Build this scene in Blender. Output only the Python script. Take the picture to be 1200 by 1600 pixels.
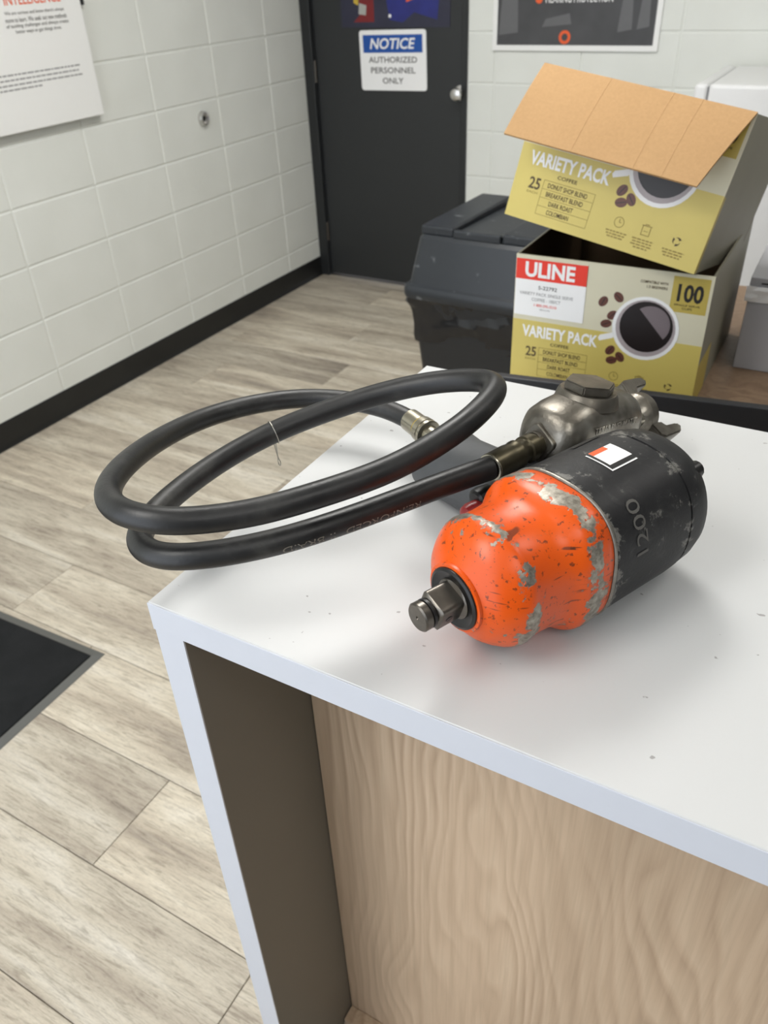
import bpy, bmesh, math, random
from mathutils import Vector, Matrix
random.seed(7)
for o in list(bpy.data.objects): bpy.data.objects.remove(o, do_unlink=True)
SC = bpy.context.scene
COL = SC.collection
PI = math.pi

# ------------------------------------------------------------------ camera
CAM_LOC = Vector((0.0, 0.0, 1.52))
RM = Matrix(((0.87025045, 0.25240673, -0.42303072),
             (0.49106182, -0.51252384, 0.70439875),
             (-0.03901834, -0.82073757, -0.56997141)))
cam_data = bpy.data.cameras.new('camera')
cam = bpy.data.objects.new('camera', cam_data)
COL.objects.link(cam)
rx, ry, rz_ = RM.col[0], -RM.col[1], -RM.col[2]
M4 = Matrix.Identity(4)
for i in range(3):
    M4[i][0], M4[i][1], M4[i][2], M4[i][3] = rx[i], ry[i], rz_[i], CAM_LOC[i]
cam.matrix_world = M4
cam_data.sensor_width = 36.0
cam_data.lens = 1250.0 / 1600.0 * 36.0
cam_data.clip_start = 0.02
cam_data.dof.use_dof = True
cam_data.dof.focus_distance = 0.66
cam_data.dof.aperture_fstop = 11.0
SC.camera = cam

# ------------------------------------------------------------------ world and light
world = bpy.data.worlds.new('world'); SC.world = world
world.use_nodes = True
bg = world.node_tree.nodes['Background']
bg.inputs[0].default_value = (0.86, 0.92, 1.0, 1)
bg.inputs[1].default_value = 1.40
LIGHTS = [(-1.05, 1.85, 15.0), (-1.05, -0.65, 9.0), (0.85, 1.85, 0.8), (0.85, -0.65, 1.2)]
CEIL = 2.74
for (lx, ly, le) in LIGHTS:
    ld = bpy.data.lights.new('panel_light', 'AREA')
    ld.shape = 'RECTANGLE'; ld.size = 0.56; ld.size_y = 1.16
    ld.energy = le; ld.color = (1.0, 0.99, 0.96)
    lo = bpy.data.objects.new('panel_light', ld)
    COL.objects.link(lo); lo.location = (lx, ly, CEIL - 0.03)
vs = SC.view_settings
vs.view_transform = 'Standard'; vs.look = 'None'; vs.gamma = 1.0
vs.use_curve_mapping = False
vs.exposure = 0.96

# ------------------------------------------------------------------ helpers
def srgb(r, g, b):
    def f(c):
        c /= 255.0
        return c / 12.92 if c <= 0.04045 else ((c + 0.055) / 1.055) ** 2.4
    return (f(r), f(g), f(b), 1.0)

class NT:
    def __init__(s, name):
        s.m = bpy.data.materials.new(name); s.m.use_nodes = True
        s.t = s.m.node_tree; s.n = s.t.nodes
        s.b = s.n['Principled BSDF']
    def add(s, typ, **kw):
        nd = s.n.new(typ)
        for k, v in kw.items(): setattr(nd, k, v)
        return nd
    def link(s, a, b): s.t.links.new(a, b)
    def coord(s, kind='Object', scale=(1, 1, 1), rot=(0, 0, 0), rand=0.0):
        tc = s.add('ShaderNodeTexCoord'); mp = s.add('ShaderNodeMapping')
        mp.inputs['Scale'].default_value = scale; mp.inputs['Rotation'].default_value = rot
        src = tc.outputs[kind]
        if rand:
            oi = s.add('ShaderNodeObjectInfo')
            vm = s.add('ShaderNodeVectorMath', operation='MULTIPLY_ADD')
            vm.inputs[0].default_value = (0, 0, 0)
            s.link(oi.outputs['Random'], vm.inputs[0])
            vm.inputs[1].default_value = (rand, rand * 1.7, rand * 0.6)
            s.link(src, vm.inputs[2]); src = vm.outputs[0]
        s.link(src, mp.inputs['Vector'])
        return mp.outputs[0]
    def noise(s, vec, scale, detail=4, rough=0.55, dist=0.0):
        nd = s.add('ShaderNodeTexNoise')
        nd.inputs['Scale'].default_value = scale; nd.inputs['Detail'].default_value = detail
        nd.inputs['Roughness'].default_value = rough; nd.inputs['Distortion'].default_value = dist
        s.link(vec, nd.inputs['Vector']); return nd.outputs['Fac']
    def ramp(s, fac, stops, interp='LINEAR'):
        nd = s.add('ShaderNodeValToRGB'); nd.color_ramp.interpolation = interp
        el = nd.color_ramp.elements
        while len(el) < len(stops): el.new(0.5)
        for e, (p, c) in zip(el, stops):
            e.position = p; e.color = c if len(c) == 4 else (*c, 1)
        s.link(fac, nd.inputs[0]); return nd.outputs[0]
    def mix(s, fac, a, b, mode='MIX'):
        nd = s.add('ShaderNodeMix', data_type='RGBA', blend_type=mode)
        for v, k in ((fac, 0), (a, 6), (b, 7)):
            if hasattr(v, 'links') or hasattr(v, 'is_linked'): s.link(v, nd.inputs[k])
            else: nd.inputs[k].default_value = v
        return nd.outputs[2]
    def math(s, op, a, b=None, c=None):
        nd = s.add('ShaderNodeMath', operation=op)
        for i, v in enumerate((a, b, c)):
            if v is None: continue
            if hasattr(v, 'is_linked'): s.link(v, nd.inputs[i])
            else: nd.inputs[i].default_value = v
        return nd.outputs[0]
    def bump(s, h, strength=0.3, dist=0.001):
        nd = s.add('ShaderNodeBump'); nd.inputs['Strength'].default_value = strength
        nd.inputs['Distance'].default_value = dist
        s.link(h, nd.inputs['Height']); s.link(nd.outputs[0], s.b.inputs['Normal'])
    def set(s, col=None, rough=None, metal=None, spec=None, coat=None):
        def put(k, v):
            if v is None: return
            if hasattr(v, 'is_linked'): s.link(v, s.b.inputs[k])
            else: s.b.inputs[k].default_value = v
        put('Base Color', col); put('Roughness', rough); put('Metallic', metal)
        put('Specular IOR Level', spec); put('Coat Weight', coat)
        return s.m

def plain(name, col, rough=0.5, metal=0.0, var=0.06, scale=40, bump=0.0, spec=0.5):
    k = NT(name); v = k.coord()
    n = k.noise(v, scale)
    c = k.mix(n, tuple(x * (1 - var) for x in col[:3]) + (1,), tuple(min(1, x * (1 + var)) for x in col[:3]) + (1,))
    if bump: k.bump(n, bump, 0.001)
    return k.set(c, rough, metal, spec)

def obj(name, me, mat, parent=None, loc=None, rot=None):
    if isinstance(me, bmesh.types.BMesh):
        bm = me
        bmesh.ops.recalc_face_normals(bm, faces=bm.faces[:])
        me = bpy.data.meshes.new(name); bm.to_mesh(me); bm.free()
    o = bpy.data.objects.new(name, me); COL.objects.link(o)
    if mat is not None and len(me.materials) == 0: me.materials.append(mat)
    o.parent = parent
    if loc is not None: o.location = loc
    if rot is not None: o.rotation_euler = rot
    return o
def smooth(o, ang=35):
    for p in o.data.polygons: p.use_smooth = True
    try: o.data.set_sharp_from_angle(angle=math.radians(ang))
    except Exception: pass
    return o
def thing(name, label, cat, loc=(0, 0, 0), rot=(0, 0, 0), group=None):
    o = bpy.data.objects.new(name, None); COL.objects.link(o)
    o.empty_display_size = 0.05
    o.location = loc; o.rotation_euler = rot
    return tag(o, label, cat, group)
def tag(o, label, cat, group=None):
    o['label'] = label; o['category'] = cat
    if group: o['group'] = group
    return o
def struct(o, label=None, cat=None):
    o['kind'] = 'structure'
    if label: o['label'] = label
    if cat: o['category'] = cat
    return o
def bx(bm, x0, x1, y0, y1, z0, z1, bev=0.0, seg=2, mat=None):
    r = bmesh.ops.create_cube(bm, size=1.0)
    vs_ = r['verts']
    for v in vs_:
        v.co = Vector((x0 + (v.co.x + .5) * (x1 - x0), y0 + (v.co.y + .5) * (y1 - y0), z0 + (v.co.z + .5) * (z1 - z0)))
    if mat is not None:
        for v in vs_: v.co = mat @ v.co
    if bev:
        es = list({e for v in vs_ for e in v.link_edges})
        bmesh.ops.bevel(bm, geom=es, offset=bev, segments=seg, affect='EDGES', profile=0.5)
    return bm
def box(x0, x1, y0, y1, z0, z1, bev=0.0, seg=2):
    return bx(bmesh.new(), x0, x1, y0, y1, z0, z1, bev, seg)
def loft(rings, cap=True, close=False, bm=None):
    bm = bm or bmesh.new()
    R_ = [[bm.verts.new(p) for p in r] for r in rings]
    n = len(rings[0]); m = len(rings)
    for i in range(m if close else m - 1):
        a, b = R_[i], R_[(i + 1) % m]
        for j in range(n):
            bm.faces.new((a[j], a[(j + 1) % n], b[(j + 1) % n], b[j]))
    if cap and not close:
        bm.faces.new(R_[0][::-1]); bm.faces.new(R_[-1])
    return bm
def sring(x, r, p=2.0, n=48, cy=0, cz=0, ry=None, roll=0.0):
    """super-ellipse ring in the YZ plane at station x"""
    ry = ry or r
    out = []
    for j in range(n):
        a = 2 * PI * j / n
        c, s = math.cos(a), math.sin(a)
        yy = math.copysign(abs(c) ** (2 / p), c) * ry
        zz = math.copysign(abs(s) ** (2 / p), s) * r
        y2 = yy * math.cos(roll) - zz * math.sin(roll); z2 = yy * math.sin(roll) + zz * math.cos(roll)
        out.append((x, cy + y2, cz + z2))
    return out
def lathe(prof, n=32, cap=True, axis='X', bm=None):
    rings = []
    for (t, r) in prof:
        ring = []
        for j in range(n):
            a = 2 * PI * j / n
            c, s = r * math.cos(a), r * math.sin(a)
            ring.append({'X': (t, c, s), 'Y': (s, t, c), 'Z': (c, s, t)}[axis])
        rings.append(ring)
    return loft(rings, cap, bm=bm)
def catmull(P, sub):
    out = []
    P = [Vector(p) for p in P]
    Q = [P[0] * 2 - P[1]] + P + [P[-1] * 2 - P[-2]]
    for i in range(1, len(Q) - 2):
        p0, p1, p2, p3 = Q[i - 1], Q[i], Q[i + 1], Q[i + 2]
        for k in range(sub):
            t = k / sub
            out.append(0.5 * ((2 * p1) + (p2 - p0) * t + (2 * p0 - 5 * p1 + 4 * p2 - p3) * t * t + (3 * p1 - p0 - 3 * p2 + p3) * t ** 3))
    out.append(P[-1]); return out
def frames(P):
    T = []
    for i in range(len(P)):
        a = P[max(0, i - 1)]; b = P[min(len(P) - 1, i + 1)]
        T.append((b - a).normalized())
    F = []
    for t in T:
        s = t.cross(Vector((0, 0, 1)))
        if s.length < 1e-4: s = Vector((1, 0, 0))
        s.normalize(); u = s.cross(t).normalized(); F.append((t, s, u))
    return F
def tube(P, r, n=20, cap=True, bm=None):
    F = frames(P); rings = []
    for i, (p, (t, s, u)) in enumerate(zip(P, F)):
        rr = r[i] if isinstance(r, (list, tuple)) else r
        rings.append([p + s * (rr * math.cos(2 * PI * j / n)) + u * (rr * math.sin(2 * PI * j / n)) for j in range(n)])
    return loft(rings, cap, bm=bm)
TXT = {}
def text_mesh(body, bold=0.0, depth=0.0):
    key = (body, bold, depth)
    if key in TXT: return TXT[key]
    cu = bpy.data.curves.new('txt', 'FONT'); cu.body = body; cu.size = 1.0
    cu.offset = bold; cu.extrude = depth; cu.resolution_u = 3
    cu.align_x = 'LEFT'
    to = bpy.data.objects.new('txt', cu); COL.objects.link(to)
    dg = bpy.context.evaluated_depsgraph_get(); dg.update()
    me = bpy.data.meshes.new_from_object(to.evaluated_get(dg))
    bpy.data.objects.remove(to, do_unlink=True); bpy.data.curves.remove(cu)
    xs = [v.co.x for v in me.vertices]; ys = [v.co.y for v in me.vertices]
    x0, x1, y0, y1 = min(xs), max(xs), min(ys), max(ys)
    vv = [((v.co.x - x0) / (x1 - x0), (v.co.y - y0) / (y1 - y0), v.co.z) for v in me.vertices]
    ff = [tuple(p.vertices) for p in me.polygons]
    bpy.data.meshes.remove(me)
    TXT[key] = (vv, ff); return TXT[key]
def lettering(body, mat, parent, fn, bold=0.0, depth=0.0, name='lettering', shear=0.0):
    """fn maps unit (u,v,z) of the text box into the parent's local space"""
    vv, ff = text_mesh(body, bold, depth)
    me = bpy.data.meshes.new(name)
    me.from_pydata([tuple(fn(u + shear * v, v, z)) for (u, v, z) in vv], [], ff); me.update()
    return obj(name, me, mat, parent)

# ------------------------------------------------------------------ materials
def m_block():
    k = NT('painted_block'); v = k.coord('Object', rand=5.0)
    n = k.noise(v, 55, 6, 0.65); n2 = k.noise(v, 4, 2)
    c = k.mix(n2, srgb(219, 221, 215), srgb(231, 233, 228))
    k.bump(n, 0.35, 0.003)
    return k.set(c, 0.55, 0, 0.35)
M_BLOCK = m_block()
M_MORTAR = plain('painted_mortar', srgb(226, 228, 222), 0.6, bump=0.2)
def m_plank():
    k = NT('floor_plank')
    v = k.coord('Object', (1.0, 7.0, 1.0), rand=9.0)
    v2 = k.coord('Object', (1.6, 16.0, 1.0), rand=9.0)
    a = k.noise(v, 1.6, 5, 0.6, 0.5)
    b = k.noise(v2, 9.0, 8, 0.7, 0.9)
    base = k.ramp(a, [(0.26, srgb(146, 138, 128)), (0.42, srgb(180, 170, 155)), (0.56, srgb(204, 196, 180)), (0.74, srgb(222, 217, 206))])
    oi = k.add('ShaderNodeObjectInfo')
    tone = k.ramp(oi.outputs['Random'], [(0, (0.86, 0.85, 0.84)), (1, (1.08, 1.06, 1.03))])
    base = k.mix(1.0, base, tone, 'MULTIPLY')
    grain = k.ramp(b, [(0.38, (0.62, 0.60, 0.58)), (0.50, (1, 1, 1)), (0.66, (1.10, 1.09, 1.08))])
    base = k.mix(0.8, base, grain, 'MULTIPLY')
    v3 = k.coord('Object', (0.8, 3.2, 1.0), rand=4.0)
    w = k.add('ShaderNodeTexWave', wave_type='RINGS', rings_direction='Z')
    w.inputs['Scale'].default_value = 2.4; w.inputs['Distortion'].default_value = 9.0
    w.inputs['Detail'].default_value = 3.0; w.inputs['Detail Scale'].default_value = 1.4
    k.link(v3, w.inputs['Vector'])
    rings = k.ramp(w.outputs['Fac'], [(0.0, (0.80, 0.78, 0.76)), (0.35, (1, 1, 1))])
    sel = k.ramp(k.noise(v, 1.1, 2), [(0.50, (0, 0, 0)), (0.68, (0.55, 0.55, 0.55))])
    base = k.mix(sel, base, k.mix(1.0, base, rings, 'MULTIPLY'))
    v4 = k.coord('Object', (12, 60, 1), rand=3.0)
    pore = k.ramp(k.noise(v4, 8.0, 5, 0.7), [(0.36, (0.80, 0.79, 0.78)), (0.5, (1, 1, 1)), (0.65, (1.06, 1.06, 1.06))])
    base = k.mix(0.7, base, pore, 'MULTIPLY')
    k.bump(b, 0.12, 0.001)
    return k.set(base, k.ramp(b, [(0.3, (0.50,) * 3), (0.7, (0.36,) * 3)]), 0, 0.4)
M_PLANK = m_plank()
M_SUBFLOOR = plain('floor_gap', srgb(70, 62, 54), 0.9)
def m_laminate(name, col, rough=0.22):
    k = NT(name); v = k.coord()
    n = k.noise(v, 260, 3, 0.6); n2 = k.noise(v, 3, 3)
    c = k.mix(n2, tuple(x * 0.965 for x in col[:3]) + (1,), col)
    sp = k.ramp(k.noise(v, 120, 2, 0.4), [(0.225, (0.45, 0.43, 0.42)), (0.245, (1, 1, 1))])
    c = k.mix(0.8, c, sp, 'MULTIPLY')
    k.bump(n, 0.05, 0.0006)
    return k.set(c, k.ramp(n2, [(0.3, (rough,) * 3), (0.7, (rough + 0.09,) * 3)]), 0, 0.45)
M_WHITE_TOP = m_laminate('white_laminate', srgb(203, 204, 204), 0.40)
M_EDGE = plain('white_edge_band', srgb(196, 200, 209), 0.4, var=0.02)
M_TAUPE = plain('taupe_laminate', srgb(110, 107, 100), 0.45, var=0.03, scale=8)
def m_wood(name, dark, mid, light, rot=(0, 0, 0), sc=1.0):
    k = NT(name)
    v = k.coord('Object', (6.5 * sc, 6.5 * sc, 1.15 * sc), rot)
    a = k.noise(v, 1.1, 3, 0.5, 0.6)
    v2 = k.coord('Object', (150 * sc, 150 * sc, 5 * sc), rot)
    f = k.noise(v2, 1.0, 4, 0.6)
    vc = k.coord('Object', (2.6 * sc, 2.6 * sc, 0.62 * sc), rot)
    con = k.noise(vc, 1.5, 3.0, 0.5, 0.2)
    sep = k.add('ShaderNodeSeparateXYZ'); k.link(k.coord('Object', (sc, sc, sc), rot), sep.inputs[0])
    ph = k.math('ADD', k.math('MULTIPLY', sep.outputs[0], 48.0), k.math('MULTIPLY', con, 19.0))
    saw = k.math('FRACT', ph)
    c = k.ramp(saw, [(0.0, mid), (0.12, light), (0.5, mid), (0.85, dark), (1.0, mid)])
    c = k.mix(k.ramp(a, [(0.36, (0.15, 0.15, 0.15)), (0.64, (0.85, 0.85, 0.85))]), c, mid)
    big = k.noise(k.coord('Object', (5 * sc, 5 * sc, 0.8 * sc), rot), 1.0, 3, 0.5)
    c = k.mix(0.8, c, k.ramp(big, [(0.3, (0.88, 0.87, 0.86)), (0.7, (1.07, 1.07, 1.07))]), 'MULTIPLY')
    c = k.mix(0.5, c, k.ramp(f, [(0.35, (0.80, 0.78, 0.75)), (0.6, (1.05, 1.05, 1.05))]), 'MULTIPLY')
    k.bump(f, 0.08, 0.0006)
    return k.set(c, 0.48, 0, 0.35)
M_ELM = m_wood('elm_laminate', srgb(176, 152, 127), srgb(195, 171, 145), srgb(206, 184, 158))
M_BROWNWOOD = m_wood('brown_wood', srgb(118, 96, 76), srgb(140, 116, 94), srgb(154, 131, 108), (0, PI / 2, 0))
M_BASE = plain('black_vinyl_base', srgb(24, 25, 25), 0.45)
M_DOOR = plain('black_door_paint', srgb(38, 40, 41), 0.5, var=0.05, scale=6, bump=0.05)
M_FRAME = plain('black_frame_paint', srgb(30, 32, 33), 0.45)
M_STEEL = plain('satin_steel', (0.62, 0.61, 0.59), 0.28, 1.0)
M_PAPER = plain('white_board', srgb(238, 238, 236), 0.4, var=0.01)
M_INK = plain('dark_ink', srgb(78, 76, 74), 0.7)
M_GREYINK = plain('grey_ink', srgb(150, 150, 150), 0.7)
M_ORANGEINK = plain('orange_ink', srgb(232, 96, 48), 0.7)
M_BLUE = plain('blue_ink', srgb(18, 78, 160), 0.5)
M_WHITEINK = plain('white_ink', srgb(242, 242, 242), 0.5, var=0.01)
M_MAT = None
def m_mat():
    k = NT('mat_pile'); v = k.coord()
    n = k.noise(v, 420, 3, 0.7); n2 = k.noise(v, 9, 4, 0.6)
    c = k.mix(n2, srgb(30, 31, 32), srgb(52, 53, 54))
    c = k.mix(0.5, c, k.ramp(n, [(0.3, (0.5, 0.5, 0.5)), (0.7, (1.3, 1.3, 1.3))]), 'MULTIPLY')
    k.bump(n, 0.8, 0.004)
    return k.set(c, 0.95, 0, 0.1)
M_MAT = m_mat()
M_MATEDGE = plain('mat_rubber', srgb(92, 92, 89), 0.6)
def m_binplastic():
    k = NT('bin_plastic'); v = k.coord()
    n = k.noise(v, 5, 4); n2 = k.noise(v, 22, 6, 0.6)
    c = k.mix(n, srgb(34, 37, 41), srgb(46, 50, 55))
    sc = k.ramp(n2, [(0.635, (0, 0, 0)), (0.70, (0.6, 0.6, 0.6))])
    c = k.mix(sc, c, srgb(120, 124, 126))
    return k.set(c, 0.38, 0, 0.5)
M_BIN = m_binplastic()
M_BINBODY = plain('bin_body_plastic', srgb(30, 31, 33), 0.5)
M_BAG = plain('bag_plastic', srgb(26, 26, 28), 0.2, var=0.2)
def m_kraft():
    k = NT('kraft_board'); v = k.coord()
    n = k.noise(v, 180, 5, 0.7); n2 = k.noise(v, 7, 3)
    c = k.mix(n2, srgb(176, 140, 98), srgb(190, 153, 110))
    c = k.mix(0.35, c, k.ramp(n, [(0.35, (0.82, 0.80, 0.78)), (0.65, (1.06, 1.06, 1.06))]), 'MULTIPLY')
    w = k.add('ShaderNodeTexWave', wave_type='BANDS', bands_direction='X')
    w.inputs['Scale'].default_value = 46.0
    k.link(v, w.inputs['Vector']); k.bump(w.outputs['Fac'], 0.06, 0.001)
    return k.set(c, 0.8, 0, 0.2)
M_KRAFT = m_kraft()
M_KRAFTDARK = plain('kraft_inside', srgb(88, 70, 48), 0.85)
M_CREAM = plain('cream_print', srgb(214, 209, 184), 0.5, var=0.04, scale=14)
M_GOLD = plain('gold_print', srgb(208, 190, 104), 0.45, var=0.06, scale=14)
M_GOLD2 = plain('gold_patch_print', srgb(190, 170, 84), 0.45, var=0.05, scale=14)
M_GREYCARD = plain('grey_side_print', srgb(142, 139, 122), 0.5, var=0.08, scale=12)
M_RED = plain('red_print', srgb(232, 52, 30), 0.5, var=0.02)
M_REDINK = plain('red_ink', srgb(224, 84, 74), 0.6)
M_BROWNINK = plain('brown_ink', srgb(82, 66, 40), 0.6)
M_PALEGOLD = plain('pale_gold_ink', srgb(150, 130, 66), 0.6)
M_BLACKINK = plain('black_ink', srgb(34, 32, 30), 0.6)
M_COFFEE = plain('coffee_print', srgb(28, 20, 20), 0.4)
M_COFFEESHINE = plain('coffee_shine_print', srgb(122, 112, 116), 0.4)
M_CUPIN = plain('cup_inside_print', srgb(172, 162, 164), 0.4)
M_BEAN = plain('bean_print', srgb(98, 58, 46), 0.45, var=0.25, scale=120)
M_WHITEBOX = plain('white_card', srgb(176, 176, 180), 0.55, var=0.03, scale=9)
M_APPL = plain('white_enamel', srgb(232, 232, 232), 0.35, var=0.02)
M_GROOVE = plain('grey_groove', srgb(120, 120, 122), 0.6)
M_BLACKPANEL = plain('black_laminate', srgb(34, 35, 39), 0.5)
def m_rubber():
    k = NT('hose_rubber'); v = k.coord()
    n = k.noise(v, 16, 5, 0.6, 0.4); n2 = k.noise(v, 340, 3, 0.7)
    c = k.ramp(n, [(0.34, srgb(19, 19, 20)), (0.56, srgb(31, 31, 31)), (0.74, srgb(66, 65, 62))])
    k.bump(n2, 0.22, 0.0008)
    return k.set(c, k.ramp(n, [(0.3, (0.33,) * 3), (0.7, (0.52,) * 3)]), 0, 0.5)
M_RUBBER = m_rubber()
M_HOSEINK = plain('hose_print', srgb(120, 116, 106), 0.7)
def m_orange():
    k = NT('chipped_orange_paint'); tc = k.add('ShaderNodeTexCoord'); v = tc.outputs['Object']
    sx = k.add('ShaderNodeSeparateXYZ'); k.link(v, sx.inputs[0])
    mp = k.add('ShaderNodeMapping'); k.link(v, mp.inputs[0])
    v = mp.outputs[0]
    def band(c, w):
        d = k.math('ABSOLUTE', k.math('SUBTRACT', sx.outputs[0], c))
        return k.math('MAXIMUM', k.math('SUBTRACT', 1.0, k.math('DIVIDE', d, w)), 0.0)
    n = k.noise(v, 62, 6, 0.68, 0.4); big = k.noise(v, 17, 2, 0.5); fine = k.noise(v, 210, 4, 0.6)
    bnd = k.math('ADD', k.math('MULTIPLY', band(0.068, 0.011), 0.34), k.math('MULTIPLY', band(0.127, 0.014), 0.30))
    bnd = k.math('MULTIPLY', bnd, k.ramp(big, [(0.36, (0.2, 0.2, 0.2)), (0.56, (1.1, 1.1, 1.1))]))
    wear = k.math('ADD', k.math('ADD', k.math('MULTIPLY', n, 0.78), k.math('MULTIPLY', k.noise(v, 150, 3, 0.6), 0.26)), bnd)
    wm = k.ramp(wear, [(0.64, (0, 0, 0)), (0.66, (1, 1, 1))])
    edge = k.ramp(wear, [(0.61, (0, 0, 0)), (0.665, (1, 1, 1)), (0.70, (0.3, 0.3, 0.3))])
    org = k.mix(big, srgb(214, 76, 6), srgb(224, 90, 12))
    org = k.mix(k.math('MULTIPLY', edge, 0.42), org, srgb(150, 58, 20))
    sp = k.ramp(fine, [(0.605, (0, 0, 0)), (0.65, (0.8, 0.8, 0.8))])
    org = k.mix(sp, org, srgb(92, 44, 24))
    scr = k.add('ShaderNodeMapping'); scr.inputs['Scale'].default_value = (30, 30, 260); scr.inputs['Rotation'].default_value = (0.5, 0.6, 0.9)
    k.link(tc.outputs['Object'], scr.inputs[0])
    s2 = k.ramp(k.noise(scr.outputs[0], 1.0, 2, 0.5), [(0.645, (0, 0, 0)), (0.69, (0.75, 0.75, 0.75))])
    org = k.mix(s2, org, srgb(70, 38, 24))
    met = k.ramp(fine, [(0.3, srgb(112, 106, 96)), (0.7, srgb(178, 172, 160))])
    c = k.mix(wm, org, met)
    k.bump(k.math('ADD', k.math('MULTIPLY', wm, -0.6), k.math('MULTIPLY', n, 0.35)), 0.35, 0.0012)
    return k.set(c, k.ramp(wm, [(0, (0.33,) * 3), (1, (0.42,) * 3)]), k.math('MULTIPLY', wm, 0.75), 0.42)
M_ORANGE = m_orange()
def m_blackcover():
    k = NT('scuffed_black_composite'); v = k.coord()
    sx = k.add('ShaderNodeSeparateXYZ'); k.link(v, sx.inputs[0])
    n = k.noise(v, 48, 7, 0.72, 0.5); n2 = k.noise(v, 9, 3); f = k.noise(v, 300, 3); n3 = k.noise(v, 110, 5, 0.7)
    def band(c_, w):
        d = k.math('ABSOLUTE', k.math('SUBTRACT', sx.outputs[0], c_))
        return k.math('MAXIMUM', k.math('SUBTRACT', 1.0, k.math('DIVIDE', d, w)), 0.0)
    wr_ = k.math('ADD', k.math('ADD', k.math('MULTIPLY', n, 0.7), k.math('MULTIPLY', n3, 0.3)), k.math('ADD', k.math('MULTIPLY', band(0.145, 0.010), 0.13), k.math('MULTIPLY', band(0.232, 0.022), 0.07)))
    c = k.mix(n2, srgb(17, 17, 19), srgb(36, 36, 37))
    c = k.mix(k.ramp(wr_, [(0.585, (0, 0, 0)), (0.64, (0.75, 0.75, 0.75))]), c, srgb(132, 130, 124))
    c = k.mix(k.ramp(n, [(0.5, (0, 0, 0)), (0.7, (0.35, 0.35, 0.35))]), c, srgb(70, 69, 68))
    k.bump(k.math('ADD', f, n), 0.18, 0.001)
    return k.set(c, k.ramp(n2, [(0.3, (0.42,) * 3), (0.7, (0.58,) * 3)]), 0, 0.35)
M_COVER = m_blackcover()
M_WORNRIM = plain('worn_rim', srgb(132, 128, 120), 0.4, 0.7, 0.4, 160, 0.4)
M_DARKMETAL = plain('dark_steel', srgb(108, 103, 96), 0.32, 0.9, 0.25, 120, 0.1)
M_BLACKOX = plain('black_bushing', srgb(30, 29, 28), 0.35, 0.3, 0.15, 120)
M_HANDLE = plain('grey_handle_grip', srgb(74, 76, 78), 0.6, 0, 0.15, 90, 0.15)
M_REDBTN = plain('red_button', srgb(150, 40, 40), 0.3)
M_ORINGM = plain('black_rubber_ring', srgb(24, 23, 23), 0.4)
def m_cast():
    k = NT('cast_metal'); v = k.coord()
    n = k.noise(v, 70, 6, 0.65); n2 = k.noise(v, 22, 3)
    c = k.ramp(n2, [(0.3, srgb(86, 82, 75)), (0.55, srgb(122, 117, 108)), (0.72, srgb(176, 172, 162))])
    k.bump(n, 0.4, 0.002)
    return k.set(c, k.ramp(n2, [(0.35, (0.46,) * 3), (0.7, (0.28,) * 3)]), 0.9)
M_CAST = m_cast()
M_PLATED = plain('plated_fitting', srgb(176, 170, 154), 0.26, 1.0, 0.15, 80)
M_BRASSY = plain('oxidised_fitting', srgb(84, 78, 62), 0.35, 0.85, 0.35, 60, 0.15)
M_YELLOW = plain('yellow_paint_mark', srgb(206, 176, 60), 0.5)
M_WIRE = plain('thin_wire', srgb(176, 172, 162), 0.3, 1.0)
def m_emit():
    k = NT('light_diffuser')
    k.b.inputs['Emission Color'].default_value = (1, 0.97, 0.92, 1); k.b.inputs['Emission Strength'].default_value = 2.5
    return k.set((0.9, 0.9, 0.9, 1), 0.5)
M_DIFF = m_emit()
M_BLOCKER = plain('grey_light_blocker', srgb(120, 122, 124), 0.7)  # grey of the two unseen walls added to block light
M_CEIL = plain('ceiling_tile', srgb(224, 224, 220), 0.9)

# ------------------------------------------------------------------ setting
XW, YB = -2.665, 3.87          # left wall face, back wall face
fl = struct(obj('floor', box(-2.8, 1.6, -1.6, 4.0, -0.06, -0.004), M_SUBFLOOR))
PW, PL = 0.2342, 1.22
joint = {0: -0.618, 1: -1.041, 2: -0.31, 3: -1.857, -1: -1.35}
full = None; cutcache = {}
r = -6
while True:
    y0 = 0.262 + PW * r
    if y0 > YB: break
    y1 = min(y0 + PW, YB)
    jx = joint.get(r, -2.3 + (r * 0.4371 % 1.0) * PL)
    x = jx - PL * math.ceil((jx - XW) / PL)
    while x < 1.5:
        a, b = max(x, XW), min(x + PL, 1.5)
        if b - a > 0.02:
            key = (round(b - a, 3), round(y1 - y0, 3))
            if key not in cutcache:
                bm = box(0.0007, key[0] - 0.0007, 0.0007, key[1] - 0.0007, -0.004, 0.0, 0.0012, 1)
                me = bpy.data.meshes.new('plank'); bmesh.ops.recalc_face_normals(bm, faces=bm.faces[:]); bm.to_mesh(me); bm.free()
                me.materials.append(M_PLANK); cutcache[key] = me
            obj('plank', cutcache[key], M_PLANK, fl, (a, y0, 0))
        x += PL
    r += 1

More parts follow.
